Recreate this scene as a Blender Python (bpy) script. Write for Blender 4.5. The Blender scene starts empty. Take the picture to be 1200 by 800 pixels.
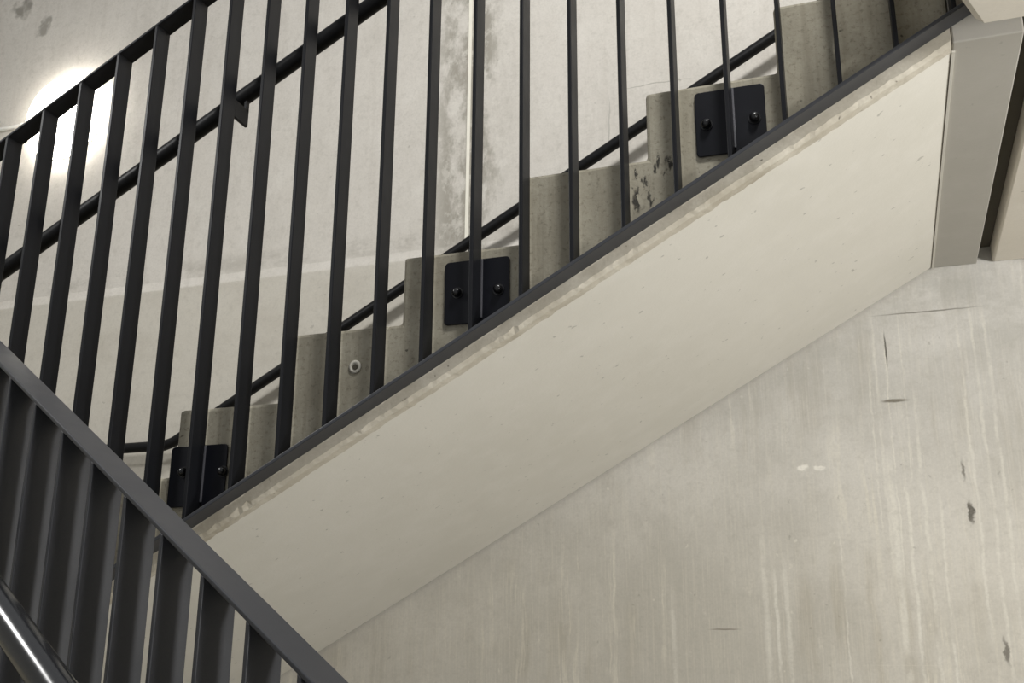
import bpy, bmesh, math, random
from mathutils import Vector, Matrix
random.seed(7)
C = bpy.context.scene.collection
scene = bpy.context.scene

# ------------------------------------------------------------------ surveyed dimensions (metres)
Z0 = 2.1573                      # eye height above the ground floor
P = 0.108                        # baluster spacing
T = 0.55856                      # pitch of the flights (rise / run)
RUN = 0.27214; RISE = RUN * T
D = 1.92421; BW = 0.0510; BT = 0.0086; RH = 0.0090   # railing plane, bar depth, bar thickness, rail height
G = 1.98089; W = 3.29247         # side face of the flight, back wall
X0 = -1.41185
ZB = 1.06215 + Z0; ZT = 2.43402 + Z0                 # bottom rail / top rail at x = 0
XS = -1.48332; ZS = 0.52952 + Z0                     # nosing of the lowest step in view
ZN = 1.02357 + Z0                                    # soffit at x = 0
XE = 0.20693; ZU = ZN + T * XE                       # top end of soffit, underside of landing
PHI = -0.3528                                      # turn of the lower flight
DF = 0.8814; XF = -1.9219; ZF = -0.6377 + Z0; T2 = 0.590; BW2 = 0.0575; RISE2 = RUN * T2      # lower railing in its own turned frame
LEDGE = 1.3938 + Z0

# ------------------------------------------------------------------ node helpers
class NT:
    def __init__(self, name):
        self.m = bpy.data.materials.new(name); self.m.use_nodes = True
        self.t = self.m.node_tree; self.t.nodes.clear()
        self.out = self.t.nodes.new('ShaderNodeOutputMaterial')
        self.b = self.t.nodes.new('ShaderNodeBsdfPrincipled')
        self.t.links.new(self.b.outputs[0], self.out.inputs[0])
        self.tc = self.t.nodes.new('ShaderNodeTexCoord')
        g = self.t.nodes.new('ShaderNodeNewGeometry')
        self.pos = g.outputs['Position']
    def link(self, a, b): self.t.links.new(a, b)
    def put(self, sock, v):
        if isinstance(v, bpy.types.NodeSocket): self.link(v, sock)
        else: sock.default_value = v
    def math(self, op, a, b=0.0, c=None, clamp=False):
        n = self.t.nodes.new('ShaderNodeMath'); n.operation = op; n.use_clamp = clamp
        self.put(n.inputs[0], a); self.put(n.inputs[1], b)
        if c is not None: self.put(n.inputs[2], c)
        return n.outputs[0]
    def vmath(self, op, a, b=(0, 0, 0)):
        n = self.t.nodes.new('ShaderNodeVectorMath'); n.operation = op
        self.put(n.inputs[0], a); self.put(n.inputs[1], b)
        return n.outputs['Value'] if op in ('LENGTH', 'DOT_PRODUCT') else n.outputs[0]
    def noise(self, scale, detail=4, rough=.6, stretch=(1, 1, 1), vec=None, shift=(0, 0, 0), dist=0):
        mp = self.t.nodes.new('ShaderNodeMapping')
        self.link(vec or self.tc.outputs['Object'], mp.inputs[0])
        mp.inputs['Scale'].default_value = stretch; mp.inputs['Location'].default_value = shift
        n = self.t.nodes.new('ShaderNodeTexNoise')
        n.inputs['Scale'].default_value = scale; n.inputs['Detail'].default_value = detail
        n.inputs['Roughness'].default_value = rough; n.inputs['Distortion'].default_value = dist
        self.link(mp.outputs[0], n.inputs['Vector'])
        return n.outputs['Fac']
    def ncol(self, scale, detail=3):
        n = self.t.nodes.new('ShaderNodeTexNoise')
        n.inputs['Scale'].default_value = scale; n.inputs['Detail'].default_value = detail
        self.link(self.tc.outputs['Object'], n.inputs['Vector'])
        return n.outputs['Color']
    def ramp(self, v, a, b, lo=0.0, hi=1.0, smooth=True):
        n = self.t.nodes.new('ShaderNodeMapRange')
        n.interpolation_type = 'SMOOTHSTEP' if smooth else 'LINEAR'
        self.put(n.inputs[0], v)
        n.inputs[1].default_value = a; n.inputs[2].default_value = b
        n.inputs[3].default_value = lo; n.inputs[4].default_value = hi
        return n.outputs[0]
    def mix(self, f, a, b, mode='MIX'):
        n = self.t.nodes.new('ShaderNodeMix'); n.data_type = 'RGBA'; n.blend_type = mode
        self.put(n.inputs[0], f)
        for s, v in ((n.inputs[6], a), (n.inputs[7], b)):
            if isinstance(v, bpy.types.NodeSocket): self.link(v, s)
            else: s.default_value = v
        return n.outputs[2]
    def sep(self, v):
        n = self.t.nodes.new('ShaderNodeSeparateXYZ'); self.link(v, n.inputs[0]); return n.outputs
    def spot(self, c, r, soft=.5, wob=.0, wscale=20, vec=None):
        """soft elliptical mark centred at c with radii r"""
        v = vec or self.tc.outputs['Object']
        if wob:
            off = self.vmath('MULTIPLY', self.vmath('SUBTRACT', self.ncol(wscale), (.5, .5, .5)), tuple(wob * x for x in (1, 1, 1)))
            v = self.vmath('ADD', v, off)
        d = self.vmath('LENGTH', self.vmath('DIVIDE', self.vmath('SUBTRACT', v, c), r))
        return self.ramp(d, 1.0 - soft, 1.0, 1.0, 0.0)
    def bump(self, h, strength=.2, dist=.01):
        n = self.t.nodes.new('ShaderNodeBump')
        n.inputs['Strength'].default_value = strength; n.inputs['Distance'].default_value = dist
        self.link(h, n.inputs['Height']); self.link(n.outputs[0], self.b.inputs['Normal'])

def srgb(r, g, b):
    f = lambda c: (c / 255 / 12.92) if c / 255 <= .04045 else ((c / 255 + .055) / 1.055) ** 2.4
    return (f(r), f(g), f(b), 1)

# ------------------------------------------------------------------ materials
def concrete(name, col, dark, light, amount=.6, pits=.5, streak=0, bump=.25, rough=.85, grain=1.0):
    n = NT(name)
    big = n.noise(1.6, 5, .6)
    mid = n.noise(9, 5, .65)
    fine = n.noise(130, 3, .6)
    c = n.mix(n.ramp(big, .35, .7, 0, amount), col, dark)
    c = n.mix(n.ramp(mid, .42, .72, 0, amount * .8), c, light)
    if streak:
        s = n.noise(3, 5, .65, stretch=(7, 7, .35))
        c = n.mix(n.ramp(s, .48, .62, 0, streak), c, dark)
    c = n.mix(n.math('MULTIPLY', n.ramp(fine, .3, .75), .22 * grain), c, dark)
    if pits:
        pm = n.ramp(n.noise(46, 2, .5, shift=(3, 1, 5)), .70, .76, 0, pits)
        c = n.mix(pm, c, tuple(x * .35 for x in dark[:3]) + (1,))
    n.link(c, n.b.inputs['Base Color'])
    n.b.inputs['Roughness'].default_value = rough
    n.bump(n.math('ADD', n.math('MULTIPLY', mid, .6), n.math('MULTIPLY', fine, .25)), bump, .006)
    return n

MAT = {}
step = concrete('step_concrete', srgb(166, 160, 143), srgb(132, 125, 108), srgb(184, 178, 161), .85, .9, .45, .4)
def step_marks():
    n = step; base = n.b.inputs['Base Color'].links[0].from_socket
    br = n.ramp(n.noise(55, 4, .7, stretch=(1, 1, .6)), .44, .54)
    m = None
    for (px, pz, rx, rz, wob) in ((-.417, .957, .006, .022, .02), (-.410, .940, .006, .02, .02), (-.372, .980, .005, .022, .01), (-.379, .965, .005, .016, .02), (-.352, .966, .013, .026, .03),
                                  (-.357, .945, .010, .02, .03), (-.420, .893, .010, .035, .02), (-.399, .930, .007, .02, .03), (-.414, .912, .006, .02, .03), (-.39, .90, .006, .03, .03)):
        k = n.spot((px, G, pz + Z0), (rx, .06, rz), .5, wob, 40, vec=n.pos)
        m = k if m is None else n.math('MAXIMUM', m, k)
    c = n.mix(n.math('MULTIPLY', n.math('MULTIPLY', m, br), .92), base, (.012, .011, .010, 1))
    mid2 = n.ramp(n.noise(95, 4, .7, shift=(3, 3, 3)), .52, .68, 0, .62)
    c = n.mix(mid2, c, srgb(112, 105, 90))
    n.link(c, n.b.inputs['Base Color'])
step_marks()
MAT['step'] = step.m
MAT['strip'] = concrete('edge_concrete', srgb(188, 181, 166), srgb(152, 144, 127), srgb(206, 200, 186), .95, .9, 0, .45).m
MAT['soffit'] = concrete('painted_soffit', srgb(211, 207, 196.5), srgb(202, 198, 186.5), srgb(216, 212, 202.5), .6, .45, 0, .2, .75, .35).m
MAT['beam'] = concrete('painted_landing', srgb(178, 174, 165), srgb(168, 164, 155), srgb(184, 180, 172), .5, .2, 0, .15, .8, .4).m
MAT['landing'] = concrete('landing_concrete', srgb(222, 215, 202), srgb(206, 199, 185), srgb(229, 223, 212), .5, .4, 0, .25).m
MAT['floor'] = concrete('floor_concrete', srgb(166, 165, 160), srgb(146, 145, 140), srgb(180, 179, 175), .6, .3, 0, .2).m

def wall_mat():
    n = NT('board_cast_wall')
    x, y, z = n.sep(n.tc.outputs['Object'])
    big = n.noise(1.3, 5, .6); mid = n.noise(7, 6, .65); fine = n.noise(140, 3, .6)
    # pale smooth wall
    c = n.mix(n.ramp(big, .35, .7, 0, .6), srgb(211, 206, 198), srgb(202, 197, 188))
    c = n.mix(n.ramp(mid, .45, .75, 0, .5), c, srgb(220, 216, 208))
    cloud = n.noise(4, 6, .7, stretch=(1.2, 1, .6), shift=(4, 2, 7))
    c = n.mix(n.ramp(cloud, .50, .72, 0, .45), c, srgb(190, 185, 176))
    vs = n.noise(2.2, 6, .65, stretch=(9, 1, .5), shift=(12, 0, 3))
    c = n.mix(n.ramp(vs, .52, .68, 0, .35), c, srgb(194, 188, 179))
    led = n.math('MULTIPLY', n.ramp(n.math('ABSOLUTE', n.math('SUBTRACT', z, LEDGE + .055)), .0, .06, 1, 0), n.ramp(n.noise(6, 5, .7, shift=(6, 0, 6), stretch=(1, 1, 2)), .45, .62))
    c = n.mix(n.math('MULTIPLY', led, .5), c, srgb(160, 155, 145))
    # below the ledge: fainter, slightly yellower
    below = n.ramp(z, LEDGE - .03, LEDGE - .01, 1, 0)
    lo = n.mix(n.ramp(n.noise(5, 5, .65, stretch=(1, 1, 1.8)), .42, .7, 0, .6), srgb(202, 197, 186), srgb(188, 182, 170))
    c = n.mix(below, c, lo)
    # grey board-cast zone beneath the flight
    line = n.math('SUBTRACT', z, n.math('MULTIPLY', x, T))
    under = n.ramp(line, ZN - .05, ZN + .05, 1, 0)
    wv = n.vmath('ADD', n.tc.outputs['Object'], n.vmath('MULTIPLY', n.vmath('SUBTRACT', n.ncol(7, 4), (.5, .5, .5)), (.035, .0, .10)))
    g = n.mix(n.ramp(n.noise(1.6, 7, .65, shift=(1, 0, 3)), .36, .66), srgb(186, 183, 176), srgb(206, 203, 197))
    brk = n.ramp(n.noise(2.6, 5, .65, shift=(9, 0, 2)), .40, .62)
    s1 = n.noise(2.0, 7, .62, stretch=(10, 1, .7), shift=(2, 0, 1), vec=wv)
    g = n.mix(n.math('MULTIPLY', n.ramp(s1, .46, .66, 0, .55), brk), g, srgb(172, 166, 154))
    brk2 = n.ramp(n.noise(2.2, 5, .65, shift=(3, 0, 12)), .46, .62)
    s2 = n.noise(2.6, 7, .66, stretch=(15, 1, .6), shift=(7, 0, 4), vec=wv)
    g = n.mix(n.math('MULTIPLY', n.ramp(s2, .55, .64, 0, .6), brk2), g, srgb(220, 216, 205))
    fb = n.noise(3, 4, .6, stretch=(60, 1, 1.6), shift=(1, 0, 6))
    g = n.mix(n.ramp(fb, .45, .70, 0, .30), g, srgb(216, 212, 201))
    h = n.noise(2.5, 6, .75, stretch=(.45, 1, 30), shift=(1, 0, 9))
    g = n.mix(n.math('MULTIPLY', n.ramp(h, .60, .70, 0, .35), brk), g, srgb(220, 217, 208))
    patch = n.noise(9, 6, .72, shift=(5, 0, 2))
    g = n.mix(n.ramp(patch, .55, .74, 0, .35), g, srgb(176, 172, 164))
    patch2 = n.noise(14, 6, .75, shift=(15, 0, 2), stretch=(1, 1, .6))
    g = n.mix(n.ramp(patch2, .60, .72, 0, .35), g, srgb(222, 219, 211))
    speck = n.ramp(n.noise(30, 2, .5, shift=(5, 0, 21)), .74, .78, 0, .4)
    g = n.mix(speck, g, srgb(226, 223, 214))
    g = n.mix(n.ramp(z, Z0 + 1.0, Z0 + .0, 0, .45), g, n.mix(1, g, srgb(244, 238, 222), 'MULTIPLY'))
    # darker mottled band along the top under the landing
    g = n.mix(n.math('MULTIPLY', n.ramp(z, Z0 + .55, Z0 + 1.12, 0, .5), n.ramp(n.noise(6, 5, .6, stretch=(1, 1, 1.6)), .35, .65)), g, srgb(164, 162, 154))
    # pale drip runs
    wig = n.math('MULTIPLY', n.math('SUBTRACT', n.noise(4, 4, .6, stretch=(.6, 1, 1.4)), .5), .022)
    wig2 = n.math('MULTIPLY', n.math('SUBTRACT', n.noise(45, 4, .7, stretch=(1, 1, .5)), .5), .014)
    dbrk = n.ramp(n.noise(16, 4, .7, stretch=(.5, 1, .5), shift=(4, 0, 8)), .34, .56, .15, 1)
    xw = n.math('ADD', n.math('ADD', x, wig), wig2)
    for cx, wd, z1, z2, a in ((-.345, .011, -.1, .45, .42), (-.285, .009, -.1, .33, .42), (-.315, .006, -.1, .3, .6), (.035, .014, -.1, .62, .6),
                              (.075, .006, -.1, .55, .65), (.12, .007, -.05, .8, .5), (.16, .005, -.1, .5, .5), (-.12, .0035, -.1, .42, .5), (.05, .003, .3, 1.0, .6), (.095, .003, .5, 1.05, .4), (.0, .0035, .4, .9, .45),
                              (-.62, .01, -.1, .25, .35), (.26, .005, .1, 1.0, .45), (.30, .006, .0, 1.05, .4), (.335, .006, -.1, 1.05, .4), (.02, .005, .3, 1.05, .4)):
        dx = n.math('ABSOLUTE', n.math('SUBTRACT', xw, cx))
        mk = n.math('MULTIPLY', n.math('MULTIPLY', dbrk, n.ramp(dx, wd * .2, wd * 1.15, a, 0)), n.math('MULTIPLY', n.ramp(z, Z0 + z1 - .1, Z0 + z1, 0, 1), n.ramp(z, Z0 + z2 - .12, Z0 + z2, 1, 0)))
        g = n.mix(mk, g, srgb(224, 220, 208))
    # trowelled crack lines, knocks and fillings
    g = n.mix(n.spot((-.2147, W, .549 + Z0), (.022, .2, .012), .5, .02, 60), g, srgb(232, 228, 218))
    g = n.mix(n.spot((-.163, W, .546 + Z0), (.020, .2, .010), .5, .02, 60), g, srgb(228, 224, 214))
    g = n.mix(n.spot((.2403, W, .40 + Z0), (.012, .2, .045), .6, .03, 50), g, srgb(96, 92, 84))
    g = n.mix(n.spot((.233, W, .52 + Z0), (.006, .2, .04), .8, .02, 50), g, srgb(130, 126, 118))
    g = n.mix(n.spot((.29, W, .02 + Z0), (.010, .2, .05), .7, .03, 50), g, srgb(120, 115, 106))
    g = n.mix(n.spot((.066, W, .737 + Z0), (.048, .2, .0075), .6, .008, 40), g, srgb(118, 113, 102))
    g = n.mix(n.spot((.0546, W, .895 + Z0), (.004, .2, .075), .7, .008, 30), g, srgb(96, 92, 86))
    g = n.mix(n.spot((.18, W, 1.005 + Z0), (.20, .2, .0035), .7, .006, 20), g, srgb(134, 131, 123))
    g = n.mix(n.spot((-.47, W, .08 + Z0), (.06, .2, .003), .6, .004, 20), g, srgb(140, 134, 122))
    c = n.mix(under, c, g)
    # damp stains on both sides of the joint
    near = n.ramp(n.math('ABSOLUTE', n.math('SUBTRACT', x, -1.322)), .06, .19, 1, 0)
    st = n.ramp(n.noise(5.5, 6, .68, stretch=(1.3, 1, .7), shift=(2, 0, 5)), .42, .58)
    hi = n.ramp(z, Z0 + 1.15, Z0 + 1.5, 0, 1)
    c = n.mix(n.math('MULTIPLY', n.math('MULTIPLY', near, st), n.math('MULTIPLY', hi, .9)), c, srgb(152, 147, 136))
    st2 = n.ramp(n.noise(16, 6, .7, stretch=(1.3, 1, .9), shift=(8, 0, 1)), .52, .62)
    c = n.mix(n.math('MULTIPLY', n.math('MULTIPLY', near, st2), n.math('MULTIPLY', hi, .55)), c, srgb(218, 214, 205))
    # grey blotches at the upper left, faint pencil scribble
    c = n.mix(n.spot((-3.56, W, 2.86 + Z0), (.07, .2, .06), .6, .14, 18), c, srgb(150, 146, 138))
    c = n.mix(n.spot((-3.40, W, 2.74 + Z0), (.04, .2, .05), .7, .14, 18), c, srgb(158, 154, 146))
    c = n.mix(n.spot((-.62, W, 1.93 + Z0), (.16, .2, .003), .5, .02, 14), c, srgb(176, 172, 163))
    c = n.mix(n.spot((-.79, W, 1.80 + Z0), (.004, .2, .13), .5, .02, 14), c, srgb(184, 180, 172))
    c = n.mix(n.math('MULTIPLY', n.ramp(fine, .3, .75), .16), c, srgb(146, 141, 131))
    f2 = n.noise(38, 5, .7, shift=(1, 6, 2))
    c = n.mix(n.ramp(f2, .48, .70, 0, .22), c, srgb(158, 153, 143))
    pm = n.ramp(n.noise(40, 2, .5, shift=(3, 1, 5)), .73, .78, 0, .35)
    c = n.mix(pm, c, srgb(130, 126, 116))
    n.link(c, n.b.inputs['Base Color']); n.b.inputs['Roughness'].default_value = .85
    n.bump(n.math('ADD', n.math('MULTIPLY', mid, .5), n.math('MULTIPLY', fine, .2)), .16, .006)
    return n.m
MAT['wall'] = wall_mat()

def metal(name, col, rough, var=.04, spec=.5):
    n = NT(name)
    f = n.noise(420, 3, .5)
    n.link(n.mix(n.ramp(f, .35, .65), col, tuple(x * 1.10 for x in col[:3]) + (1,)), n.b.inputs['Base Color'])
    n.link(n.ramp(n.noise(8, 3, .6, shift=(2, 2, 2)), .3, .7, rough - var, rough + var), n.b.inputs['Roughness'])
    n.b.inputs['Specular IOR Level'].default_value = spec
    return n.m
MAT['metal'] = metal('charcoal_powder_coat', (.0060, .0064, .0078, 1), .40, spec=.17)
MAT['metal_lit'] = metal('charcoal_powder_coat_lit', (.0285, .0297, .0340, 1), .36, spec=.40)  # lighter copy of the coat: light on lower railing put into its colour
MAT['tube'] = metal('satin_black_tube', (.0045, .0046, .0053, 1), .46, spec=.2)
MAT['tube_gloss'] = metal('gloss_black_tube', (.010, .0105, .012, 1), .21, spec=.7)
MAT['plate'] = metal('black_plate', (.0050, .0056, .0088, 1), .42, spec=.2)
MAT['weld'] = metal('weld_seam', (.07, .07, .08, 1), .5)
MAT['bolt'] = metal('black_bolt', (.006, .006, .007, 1), .28)

def plain(name, col, rough=.6, scale=50, amt=.15):
    n = NT(name); f = n.noise(scale, 4, .6)
    n.link(n.mix(n.ramp(f, .3, .7, 0, amt), col, tuple(x * .6 for x in col[:3]) + (1,)), n.b.inputs['Base Color'])
    n.b.inputs['Roughness'].default_value = rough
    return n.m
MAT['sealant'] = plain('pale_sealant', srgb(240, 236, 222), .6, 30)
MAT['white_plastic'] = plain('white_plastic', srgb(228, 226, 220), .4)
MAT['plug'] = plain('plug_mortar', srgb(214, 209, 196), .9, 90, .5)
MAT['plug_hole'] = plain('plug_hole', srgb(78, 73, 62), .9)
def glow():
    n = NT('opal_diffuser')
    n.b.inputs['Base Color'].default_value = (.9, .9, .88, 1)
    n.link(n.ramp(n.noise(3, 2), 0, 1, .97, 1.0), n.b.inputs['Roughness'])
    n.b.inputs['Emission Color'].default_value = (1, .95, .87, 1)
    n.b.inputs['Emission Strength'].default_value = 17
    return n.m
MAT['opal'] = glow()

# ------------------------------------------------------------------ object helpers
def thing(name, label, cat, loc=(0, 0, 0), rotz=0, group=None):
    o = bpy.data.objects.new(name, None); C.objects.link(o)
    o.location = loc; o.rotation_euler = (0, 0, rotz); o.empty_display_size = .1
    o['label'] = label; o['category'] = cat
    if group: o['group'] = group
    return o
def world(root): return Matrix.Translation(root.location) @ Matrix.Rotation(root.rotation_euler.z, 4, 'Z')

def obj(name, bm, mat, parent=None, frame=None, smooth=False, bevel=0, seg=2, label=None, root=None):
    """bm holds coordinates of `frame` (world when None); parent's own frame is removed"""
    M = frame.copy() if frame is not None else Matrix.Identity(4)
    r = root or parent
    if r is not None: M = world(r).inverted() @ M
    bm.transform(M)
    bmesh.ops.recalc_face_normals(bm, faces=bm.faces)
    me = bpy.data.meshes.new(name); bm.to_mesh(me); bm.free()
    me.materials.append(mat)
    for p in me.polygons: p.use_smooth = smooth
    o = bpy.data.objects.new(name, me); C.objects.link(o)
    if parent is not None: o.parent = parent
    if bevel:
        b = o.modifiers.new('bevel', 'BEVEL'); b.width = bevel; b.segments = seg; b.limit_method = 'ANGLE'; b.angle_limit = math.radians(30)
        b.harden_normals = False
    if label: o['label'] = label
    return o
def struct(o): o['kind'] = 'structure'; return o

def prism_xz(poly, y0, y1):
    bm = bmesh.new()
    a = [bm.verts.new((x, y0, z)) for x, z in poly]; b = [bm.verts.new((x, y1, z)) for x, z in poly]
    bm.faces.new(a); bm.faces.new(b[::-1])
    n = len(poly)
    for i in range(n): bm.faces.new((a[i], b[i], b[(i + 1) % n], a[(i + 1) % n]))
    return bm
def prism_xy(poly, z0, z1):
    bm = bmesh.new()
    a = [bm.verts.new((x, y, z0)) for x, y in poly]; b = [bm.verts.new((x, y, z1)) for x, y in poly]
    bm.faces.new(a); bm.faces.new(b[::-1])
    n = len(poly)
    for i in range(n): bm.faces.new((a[i], b[i], b[(i + 1) % n], a[(i + 1) % n]))
    return bm
def box(x0, x1, y0, y1, z0, z1): return prism_xz([(x0, z0), (x1, z0), (x1, z1), (x0, z1)], y0, y1)
def tube(path, r, seg=20):
    """round tube through path points with mitred bends and closed ends"""
    bm = bmesh.new(); pts = [Vector(p) for p in path]; rings = []
    for i, p in enumerate(pts):
        d0 = (p - pts[i - 1]).normalized() if i else (pts[1] - p).normalized()
        d1 = (pts[i + 1] - p).normalized() if i < len(pts) - 1 else d0
        t = (d0 + d1).normalized()
        side = t.cross(Vector((0, 0, 1)))
        side = side.normalized() if side.length > 1e-4 else Vector((1, 0, 0))
        up = side.cross(t).normalized()
        k = 1 / max(.5, t.dot(d0))
        rings.append([bm.verts.new(p + r * (math.cos(2 * math.pi * j / seg) * side + k * math.sin(2 * math.pi * j / seg) * up)) for j in range(seg)])
    for a, b in zip(rings, rings[1:]):
        for j in range(seg): bm.faces.new((a[j], a[(j + 1) % seg], b[(j + 1) % seg], b[j]))
    bm.faces.new(rings[0]); bm.faces.new(rings[-1][::-1])
    return bm
def lathe_y(c, prof, seg=40, a0=0):
    """profile (radius, y offset) spun about the y axis through c"""
    bm = bmesh.new(); rings = []
    for r, dy in prof:
        if r < 1e-6: rings.append([bm.verts.new((c[0], c[1] + dy, c[2]))])
        else: rings.append([bm.verts.new((c[0] + r * math.cos(2 * math.pi * j / seg), c[1] + dy, c[2] + r * math.sin(2 * math.pi * j / seg))) for j in range(seg)])
    for a, b in zip(rings, rings[1:]):
        for j in range(seg):
            k = (j + 1) % seg
            if len(a) == 1 and len(b) == 1: continue
            if len(a) == 1: bm.faces.new((a[0], b[j], b[k]))
            elif len(b) == 1: bm.faces.new((a[j], a[k], b[0]))
            else: bm.faces.new((a[j], a[k], b[k], b[j]))
    for rg in (rings[0], rings[-1]):
        if len(rg) > 1: bm.faces.new(rg)
    return bm
def smooth_by_angle(o, deg=35):
    me = o.data
    for p in me.polygons: p.use_smooth = True
    try: me.set_sharp_from_angle(angle=math.radians(deg))
    except Exception: pass
    return o

# ------------------------------------------------------------------ setting
# back wall: the lower lift stands 12 mm proud and ends in a sloping ledge
XL, XR = -4.05, 3.2
bm = bmesh.new()
prof = [(W, 0), (W, LEDGE - .020), (W + .012, LEDGE + .020), (W + .012, 6.4), (W + .25, 6.4), (W + .25, 0)]
a = [bm.verts.new((XL, y, z)) for y, z in prof]; b = [bm.verts.new((XR, y, z)) for y, z in prof]
bm.faces.new(a); bm.faces.new(b[::-1])
for i in range(6): bm.faces.new((a[i], b[i], b[(i + 1) % 6], a[(i + 1) % 6]))
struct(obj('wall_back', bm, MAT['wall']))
struct(obj('wall_left', box(XL - .2, XL, -2.4, W + .25, 0, 6.4), MAT['floor']))
struct(obj('wall_right', box(XR, XR + .2, -2.4, W + .25, 0, 6.4), MAT['floor']))
struct(obj('floor', box(XL - .2, XR, -2.4, W + .25, -.2, 0), MAT['floor']))
# pale sealant line in the vertical joint of the back wall
struct(obj('trim_1', box(-1.3285, -1.3155, W + .008, W + .016, LEDGE + .022, 6.3), MAT['sealant']))

# ------------------------------------------------------------------ upper flight
t = thing('stair_flight', 'pale concrete flight rising to the right, its smooth underside showing above the grey wall', 'stairs', (-1.2, G, ZN - T * 1.2))
KLO, KHI = -4, 6
poly = []
xb = XS + KLO * RUN
poly.append((xb - .0, ZN + T * xb + .006))
for k in range(KLO, KHI):
    x = XS + k * RUN; z = ZS + k * RISE
    poly += [(x, z - RISE if k > KLO else z - RISE), (x, z)]
xt = XE - .001; zt = ZS + KHI * RISE
xk = XS + KHI * RUN
poly += [(xk, ZS + (KHI - 1) * RISE), (xk, zt), (xt, zt), (xt, ZN + T * xt + .006)]
# drop a duplicate start if the first riser meets the soffit
o = obj('step_body', prism_xz(poly, G, W - .016), MAT['step'], t, bevel=.008, seg=2)
# paler cast edge running under the bottom rail, with a small chamfer
x1, x2 = xb + .02, XE - .0008
s = .0015
bm = bmesh.new()
rng = random.Random(3)
def edge_section(x, j):
    z = ZN + T * x
    q = [rng.gauss(0, .0011) * j for _ in range(6)]
    if rng.random() < .025 * j: q[1] += .006; q[2] += .004
    return [(x, G - s, z + .042), (x, G - s, z + .006 + q[1]), (x, G + .007 + q[2] * .6, z - .003 + q[3] * .3), (x, G + .030 + q[4] * 1.5, z - .0035 + q[5] * .3), (x, G + .034, z + .004), (x, G + .002, z + .042)]
NS = 260
secs = [[bm.verts.new(v) for v in edge_section(x1 + (x2 - x1) * q / NS, 1 if 0 < q < NS else 0)] for q in range(NS + 1)]
bm.faces.new(secs[0]); bm.faces.new(secs[-1][::-1])
for A, B in zip(secs, secs[1:]):
    for i in range(6): bm.faces.new((A[i], B[i], B[(i + 1) % 6], A[(i + 1) % 6]))
obj('cast_edge', bm, MAT['strip'], t, label='paler rough cast edge under the bottom rail')
obj('soffit', prism_xz([(x1, ZN + T * x1 - .001), (x2, ZN + T * x2 - .001), (x2, ZN + T * x2 + .004), (x1, ZN + T * x1 + .004)], G + .03, W - .014), MAT['soffit'], t, label='smooth painted underside of the flight')
pl = obj('anchor_plug', lathe_y((-1.0446, G - .001, .5946 + Z0), [(.0, .002), (.013, .002), (.015, -.0015), (.009, -.003), (.0075, .0), (0, .001)], 20), MAT['plug'], t, smooth=True, label='pale mortar plug with a dark hole')
obj('plug_hole', lathe_y((-1.0446, G - .0025, .5946 + Z0), [(0, 0), (.006, 0), (.006, .004), (0, .004)], 16), MAT['plug_hole'], pl, root=t)

# ------------------------------------------------------------------ landings
t = thing('stair_landing', 'grey painted landing strip in the upper right, joining the top of the pale underside', 'landing', (XE + .06, G, ZU))
obj('slab', prism_xy([(XE + .001, G), (.335, G), (.335, W - .003), (XE + .001, W - .003)], ZU, zt), MAT['beam'], t, bevel=.003)
obj('joint_filler', prism_xy([(.3353, G + .004), (.3772, G + .004), (.3772, W - .004), (.3353, W - .004)], ZU + .05, zt - .01), MAT['plug_hole'], t, label='dark filler deep in the open joint')
obj('seam_lip', prism_xy([(XE + .0008, G + .03), (XE + .007, G + .03), (XE + .007, W - .01), (XE + .0008, W - .01)], ZU - .004, ZU + .006), MAT['soffit'], t)
t = thing('stair_landing', 'bare beige landing slab at the right edge, past the dark open joint', 'landing', (.9, G, ZU))
obj('slab', prism_xy([(.378, G), (XR - .01, G), (XR - .01, W - .003), (.378, W - .003)], ZU, zt), MAT['landing'], t, bevel=.006)
t = thing('stair_landing', 'beige landing slab with a chamfered corner in the top right corner, hiding the railing end', 'landing', (.9, 1.5, 1.085 + Z0))
obj('slab', prism_xy([(.239, 1.85), (-.06, 1.06), (-.06, .9), (XR - .003, .9), (XR - .003, G - .001), (.95, G - .001), (.95, 1.85)], 1.085 + Z0, 1.9 + Z0), MAT['landing'], t, bevel=.014, seg=1)  # top raised out of view to shade the right-hand steps
lz = ZS + (KLO - 1) * RISE
R = Matrix.Rotation(PHI, 4, 'Z')
zn2 = ZF - 1.0765            # nosing line of the lower flight at a = 0
n2 = 12
a_top = (zn2 - lz) / T2      # where it meets the half landing
e0 = R @ Vector((a_top - .006, DF - .014, 0)); e1 = R @ Vector((a_top - .006, DF - 1.314, 0))
t = thing('stair_landing', 'half landing at the left where the wall handrail runs level', 'landing', (-3.2, 2.2, lz))
obj('slab', prism_xy([(XL + .005, W - .003), (xb - .006, W - .003), (xb - .006, G), (e0.x, e0.y), (e1.x, e1.y), (XL + .005, e1.y)], lz - .3, lz), MAT['step'], t, bevel=.006)

# ------------------------------------------------------------------ lower flight (turned)
poly = [(a_top, lz - RISE2)]
for k in range(1, n2):
    a = a_top + k * RUN
    poly += [(a, lz - k * RISE2), (a, lz - (k + 1) * RISE2)]
poly += [(a_top + (n2 - 1) * RUN - .42, .0005), (a_top, lz - .40)]
poly[-3] = (poly[-3][0], .0005)
t = thing('stair_flight', 'lower concrete stair flight carrying the foreground railing', 'stairs', R @ Vector((-.9, .1, 0)), PHI)
obj('step_body', prism_xz(poly, DF - .014 - 1.3, DF - .014), MAT['step'], t, frame=R, bevel=.006)

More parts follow.
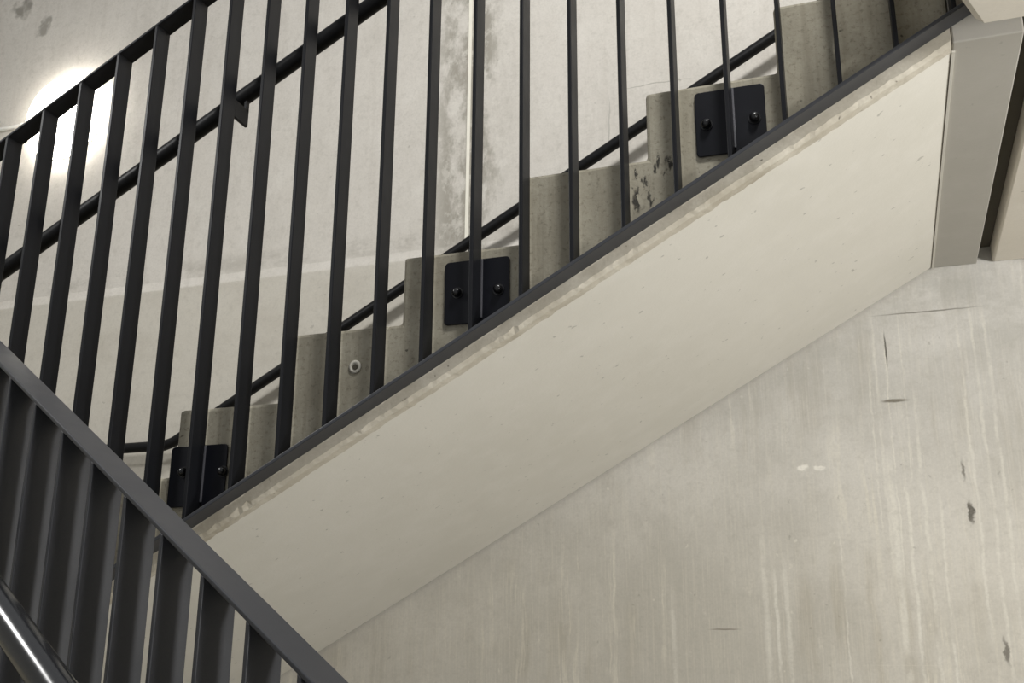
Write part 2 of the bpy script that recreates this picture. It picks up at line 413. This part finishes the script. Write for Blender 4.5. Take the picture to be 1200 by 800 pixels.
# ------------------------------------------------------------------ railings
def sloped(x0, x1, z, h, tn):
    """strip under the line z + tn*x with vertical height h"""
    return [(x0, z + tn * x0), (x1, z + tn * x1), (x1, z + tn * x1 - h), (x0, z + tn * x0 - h)]
def railing(root, frame, y0, BW, n, x_first, ztop, zbot, tn, mt):
    """flat-bar railing: rails and balusters in the plane y0..y0+BW"""
    xl, xr = x_first - .0005, x_first + (n - 1) * P + BT + .0005
    obj('top_rail', prism_xz(sloped(xl, xr, ztop, RH, tn), y0, y0 + BW), mt, root, frame, bevel=.0024, seg=3)
    obj('bottom_rail', prism_xz(sloped(xl, xr, zbot, RH, tn), y0, y0 + BW), MAT['metal_lit'], root, frame, bevel=.0016)  # lit copy again: light from below put into the bottom rail's colour
    x = x_first
    lo = lambda x: zbot + tn * x - .001
    hi = lambda x: ztop + tn * x - RH + .001
    b = obj('baluster', prism_xz([(x, lo(x)), (x + BT, lo(x + BT)), (x + BT, hi(x + BT)), (x, hi(x))], y0 + .0004, y0 + BW - .0004), mt, root, frame, bevel=.0015)
    Rl = world(root).inverted() @ (frame if frame is not None else Matrix.Identity(4))
    step_v = Rl.to_3x3() @ Vector((P, 0, tn * P))
    for i in range(1, n):
        c = b.copy(); C.objects.link(c); c.parent = root; c.location = b.location + step_v * i

U0 = -9; UN = 26
top = thing('stair_railing', 'tall charcoal flat-bar railing along the upper flight, bolted to the step sides', 'railing', (X0, D, ZB + T * X0))
railing(top, None, D, BW, UN, X0 + U0 * P, ZT, ZB, T, MAT['metal'])
def rounded_rect(x0, x1, z0, z1, r, cuts):
    pts = []
    n = 5
    for (cx, cz, a0) in ((x0 + r, z0 + r, 180), (x1 - r, z0 + r, 270), (x1 - r, z1 - r, 0), (x0 + r, z1 - r, 90)):
        for k in range(n + 1):
            a = math.radians(a0 + 90 * k / n); pts.append((cx + r * math.cos(a), cz + r * math.sin(a)))
    return pts
def plate(root, frame, x0, x1, z0, z1, bolts, xbar, yf, d):
    """mounting plate on the face yf (d = -1: the plate stands towards -y)"""
    p = obj('mounting_plate', prism_xz(rounded_rect(x0, x1, z0, z1, .009, 0), min(yf, yf + d * .0045), max(yf, yf + d * .0045)), MAT['plate'], root, frame, bevel=.0015, label='black plate fixed with two domed bolts')
    for bx, bz in bolts:
        prof = [(0, 0), (.0125, 0), (.0125, .002), (.0098, .002), (.0098, .008)] + [(.0098 * math.cos(a), .008 + .0085 * math.sin(a)) for a in [math.pi / 2 * q / 6 for q in range(1, 7)]]
        prof[-1] = (0, prof[-1][1])
        q = obj('bolt', lathe_y((bx, yf + d * .0045, bz), [(r, d * h) for r, h in prof], 20), MAT['bolt'], p, frame, root=root)
        smooth_by_angle(q)
    obj('weld_seam', box(xbar + BT, xbar + BT + .0045, min(yf + d * .0085, yf + d * .0047), max(yf + d * .0085, yf + d * .0047), z0 + .008, z1 - .002), MAT['weld'], p, frame, root=root, bevel=.001)
    return p
for (x0, x1, z0, z1, bl, i) in (
        (-1.4905, -1.345, .3085, .444, ((-1.4518, .3855), (-1.3508, .3824)), 0),
        (-.8385, -.692, .6665, .807, ((-.808, .7356), (-.7154, .7332)), 6),
        (-.2915, -.1500, .971, 1.1155, ((-.2683, 1.0397), (-.1722, 1.0387)), 11),
        (-2.133, -1.987, -.05, .09, ((-2.106, .02), (-2.013, .02)), -6)):
    plate(top, None, x0, x1, z0 + Z0, z1 + Z0, [(a, b + Z0) for a, b in bl], X0 + i * P, G - .002, -1)
# tube handrail on the stair side of the upper railing
yt = D + .1047; zt0 = (1.2702 + .549 * 1.5447) + Z0
tz = lambda x: zt0 + .5535 * x + .004
o = obj('handrail', tube([(-2.42, yt, tz(-2.42)), (.4, yt, tz(.4))], .0205, 24), MAT['tube'], top, label='round tube handrail carried inside the bars'); smooth_by_angle(o)
def bracket(root, frame, xc, y0, y1, zc, zt_, d):
    """flat arm reaching from a bar, then a thin upright to the tube"""
    b = obj('handrail_bracket', prism_xz([(xc, zc), (xc + .008, zc), (xc + .008, zc + .046), (xc, zc + .046)], min(y0, y1), max(y0, y1)), MAT['metal'], root, frame, bevel=.001)
    e = y1
    obj('bracket_upright', box(xc, xc + .008, min(e, e - d * .012), max(e, e - d * .012), zc + .04, zt_ - .018), MAT['metal'], b, frame, root=root, bevel=.001)
for i in (0, 9):
    xc = X0 + i * P + .0003
    bracket(top, None, xc, D + BW - .001, yt + .004, tz(xc) - .088, tz(xc), 1)

low = thing('stair_railing', 'foreground charcoal flat-bar railing sloping down to the right across the lower left corner', 'railing', R @ Vector((-1.2, DF, zn2 + T2 * 1.2)), PHI)
L0 = -3; LN = 26
railing(low, R, DF, BW2, LN, XF + L0 * P, ZF, ZF - (ZT - ZB), -T2, MAT['metal_lit'])
yt2 = DF - .09
tz2 = lambda a: .0612 + Z0 - (a + 1.6444) * .578 + .001
o = obj('handrail', tube([tuple(Vector((a, yt2, tz2(a)))) for a in (-2.15, .6)], .0270, 32), MAT['tube_gloss'], low, R, label='glossy round tube handrail on the stair side'); smooth_by_angle(o)
for k in (-1, 15):
    xc = XF + k * P + .0003
    bracket(low, R, xc, DF + .001, yt2 - .004, tz2(xc) - .088, tz2(xc), -1)
for k in (-1, 7, 15):
    xc = XF + k * P
    zc = ZF - T2 * xc - (ZT - ZB) + .10
    plate(low, R, xc - .07, xc + .075, zc - .07, zc + .07, [(xc - .045, zc), (xc + .05, zc)], xc, DF - .013, 1)

# wall handrail: level at the half landing, then up along the flight
yw = W - .07
zh = lambda x: 2.11971 + Z0 + T * x - .0205
xk0 = -2.485
o_root = thing('wall_handrail', 'round black handrail fixed to the back wall, seen behind the concrete steps', 'handrail', (-1.2, yw, zh(-1.2)))
r0 = .0175
zl0 = .736 + Z0 - .004
xbend = (zl0 - (2.11971 + Z0 - .0205)) / T
o = obj('tube', tube([(-3.35, yw, zl0), (xbend - .02, yw, zl0), (xbend + .02, yw, zh(xbend + .02)), (.32, yw, zh(.32))], .019, 24), MAT['tube'], o_root); smooth_by_angle(o)
for x in (-3.2, -1.28, -.075):
    zc = zl0 if x < xbend else zh(x)
    b = obj('wall_bracket', tube([(x, W + .0, zc - .055), (x, yw, zc - .055), (x, yw, zc - .012)], .006, 12), MAT['tube'], o_root)
    smooth_by_angle(b)

# ------------------------------------------------------------------ wall lamp and its conduit
LC = (-3.195, W + .012, 2.225 + Z0)
t = thing('wall_lamp', 'round white glowing lamp on the back wall, upper left', 'lamp', LC)
o = obj('base', lathe_y(LC, [(0, 0), (.186, 0), (.190, -.003), (.190, -.018), (.188, -.020), (0, -.020)], 64), MAT['white_plastic'], t); smooth_by_angle(o)
o = obj('diffuser', lathe_y(LC, [(0, -.0195), (.196, -.0195), (.199, -.026)] + [(.196 * math.cos(a), -.034 - .055 * math.sin(a)) for a in [math.pi / 2 * q / 14 for q in range(0, 14)]] + [(0, -.089)], 64), MAT['opal'], t, label='opal glowing dome'); smooth_by_angle(o, 60)
t = thing('cable_conduit', 'thin grey cable conduit running along the wall to the round lamp', 'conduit', (-3.6, W, 2.235 + Z0))
o = obj('conduit', tube([(XL + .002, W + .004, 2.235 + Z0), (-3.445, W + .004, 2.235 + Z0)], .009, 14), MAT['white_plastic'], t); smooth_by_angle(o)
o = obj('cable_gland', tube([(-3.445, W + .003, 2.235 + Z0), (-3.396, W + .003, 2.235 + Z0)], .0125, 6), MAT['white_plastic'], t)

# ------------------------------------------------------------------ camera
cam = bpy.data.cameras.new('camera'); co = bpy.data.objects.new('camera', cam); C.objects.link(co)
rows = [[0.94526, 0.32626, 0.00618], [0.08688, -0.26989, 0.95896], [-0.31454, 0.90593, 0.28347]]
m = Matrix(((rows[0][0], rows[1][0], -rows[2][0], 0), (rows[0][1], rows[1][1], -rows[2][1], 0), (rows[0][2], rows[1][2], -rows[2][2], Z0), (0, 0, 0, 1)))
co.matrix_world = m
cam.sensor_width = 36; cam.sensor_fit = 'HORIZONTAL'; cam.lens = 1246.27 / 1200 * 36; cam.clip_start = .02
scene.camera = co

# ------------------------------------------------------------------ light
def area(name, loc, target, size, power, col, sy=None):
    l = bpy.data.lights.new(name, 'AREA'); l.energy = power; l.color = col
    l.shape = 'RECTANGLE' if sy else 'DISK'; l.size = size
    if sy: l.size_y = sy
    o = bpy.data.objects.new(name, l); C.objects.link(o); o.location = loc
    d = Vector(target) - Vector(loc); o.rotation_euler = d.to_track_quat('-Z', 'Y').to_euler()
    return o
area('stairwell_light', (.5, .6, 3.7 + Z0), (-.9, 3.0, 1.4 + Z0), .55, 82, (1, .995, .975))
area('half_landing_light', (-2.85, .62, 2.05 + Z0), (-1.5, 1.7, .2 + Z0), .42, 26, (1, .995, .975))
area('lower_landing_light', (2.6, .7, .25 + Z0), (-.4, 2.6, .5 + Z0), .45, 78, (1, .992, .972))
area('front_fill_light', (2.75, -.35, .5 + Z0), (-1.0, 1.8, .4 + Z0), .50, 40, (1, .992, .972))  # unseen fill added to brighten the foreground bars
w = bpy.data.worlds.new('world'); scene.world = w; w.use_nodes = True
bg = w.node_tree.nodes['Background']; bg.inputs[0].default_value = (.98, .99, 1, 1); bg.inputs[1].default_value = .42
scene.view_settings.view_transform = 'Standard'
scene.view_settings.look = 'None'
scene.view_settings.exposure = 0.10
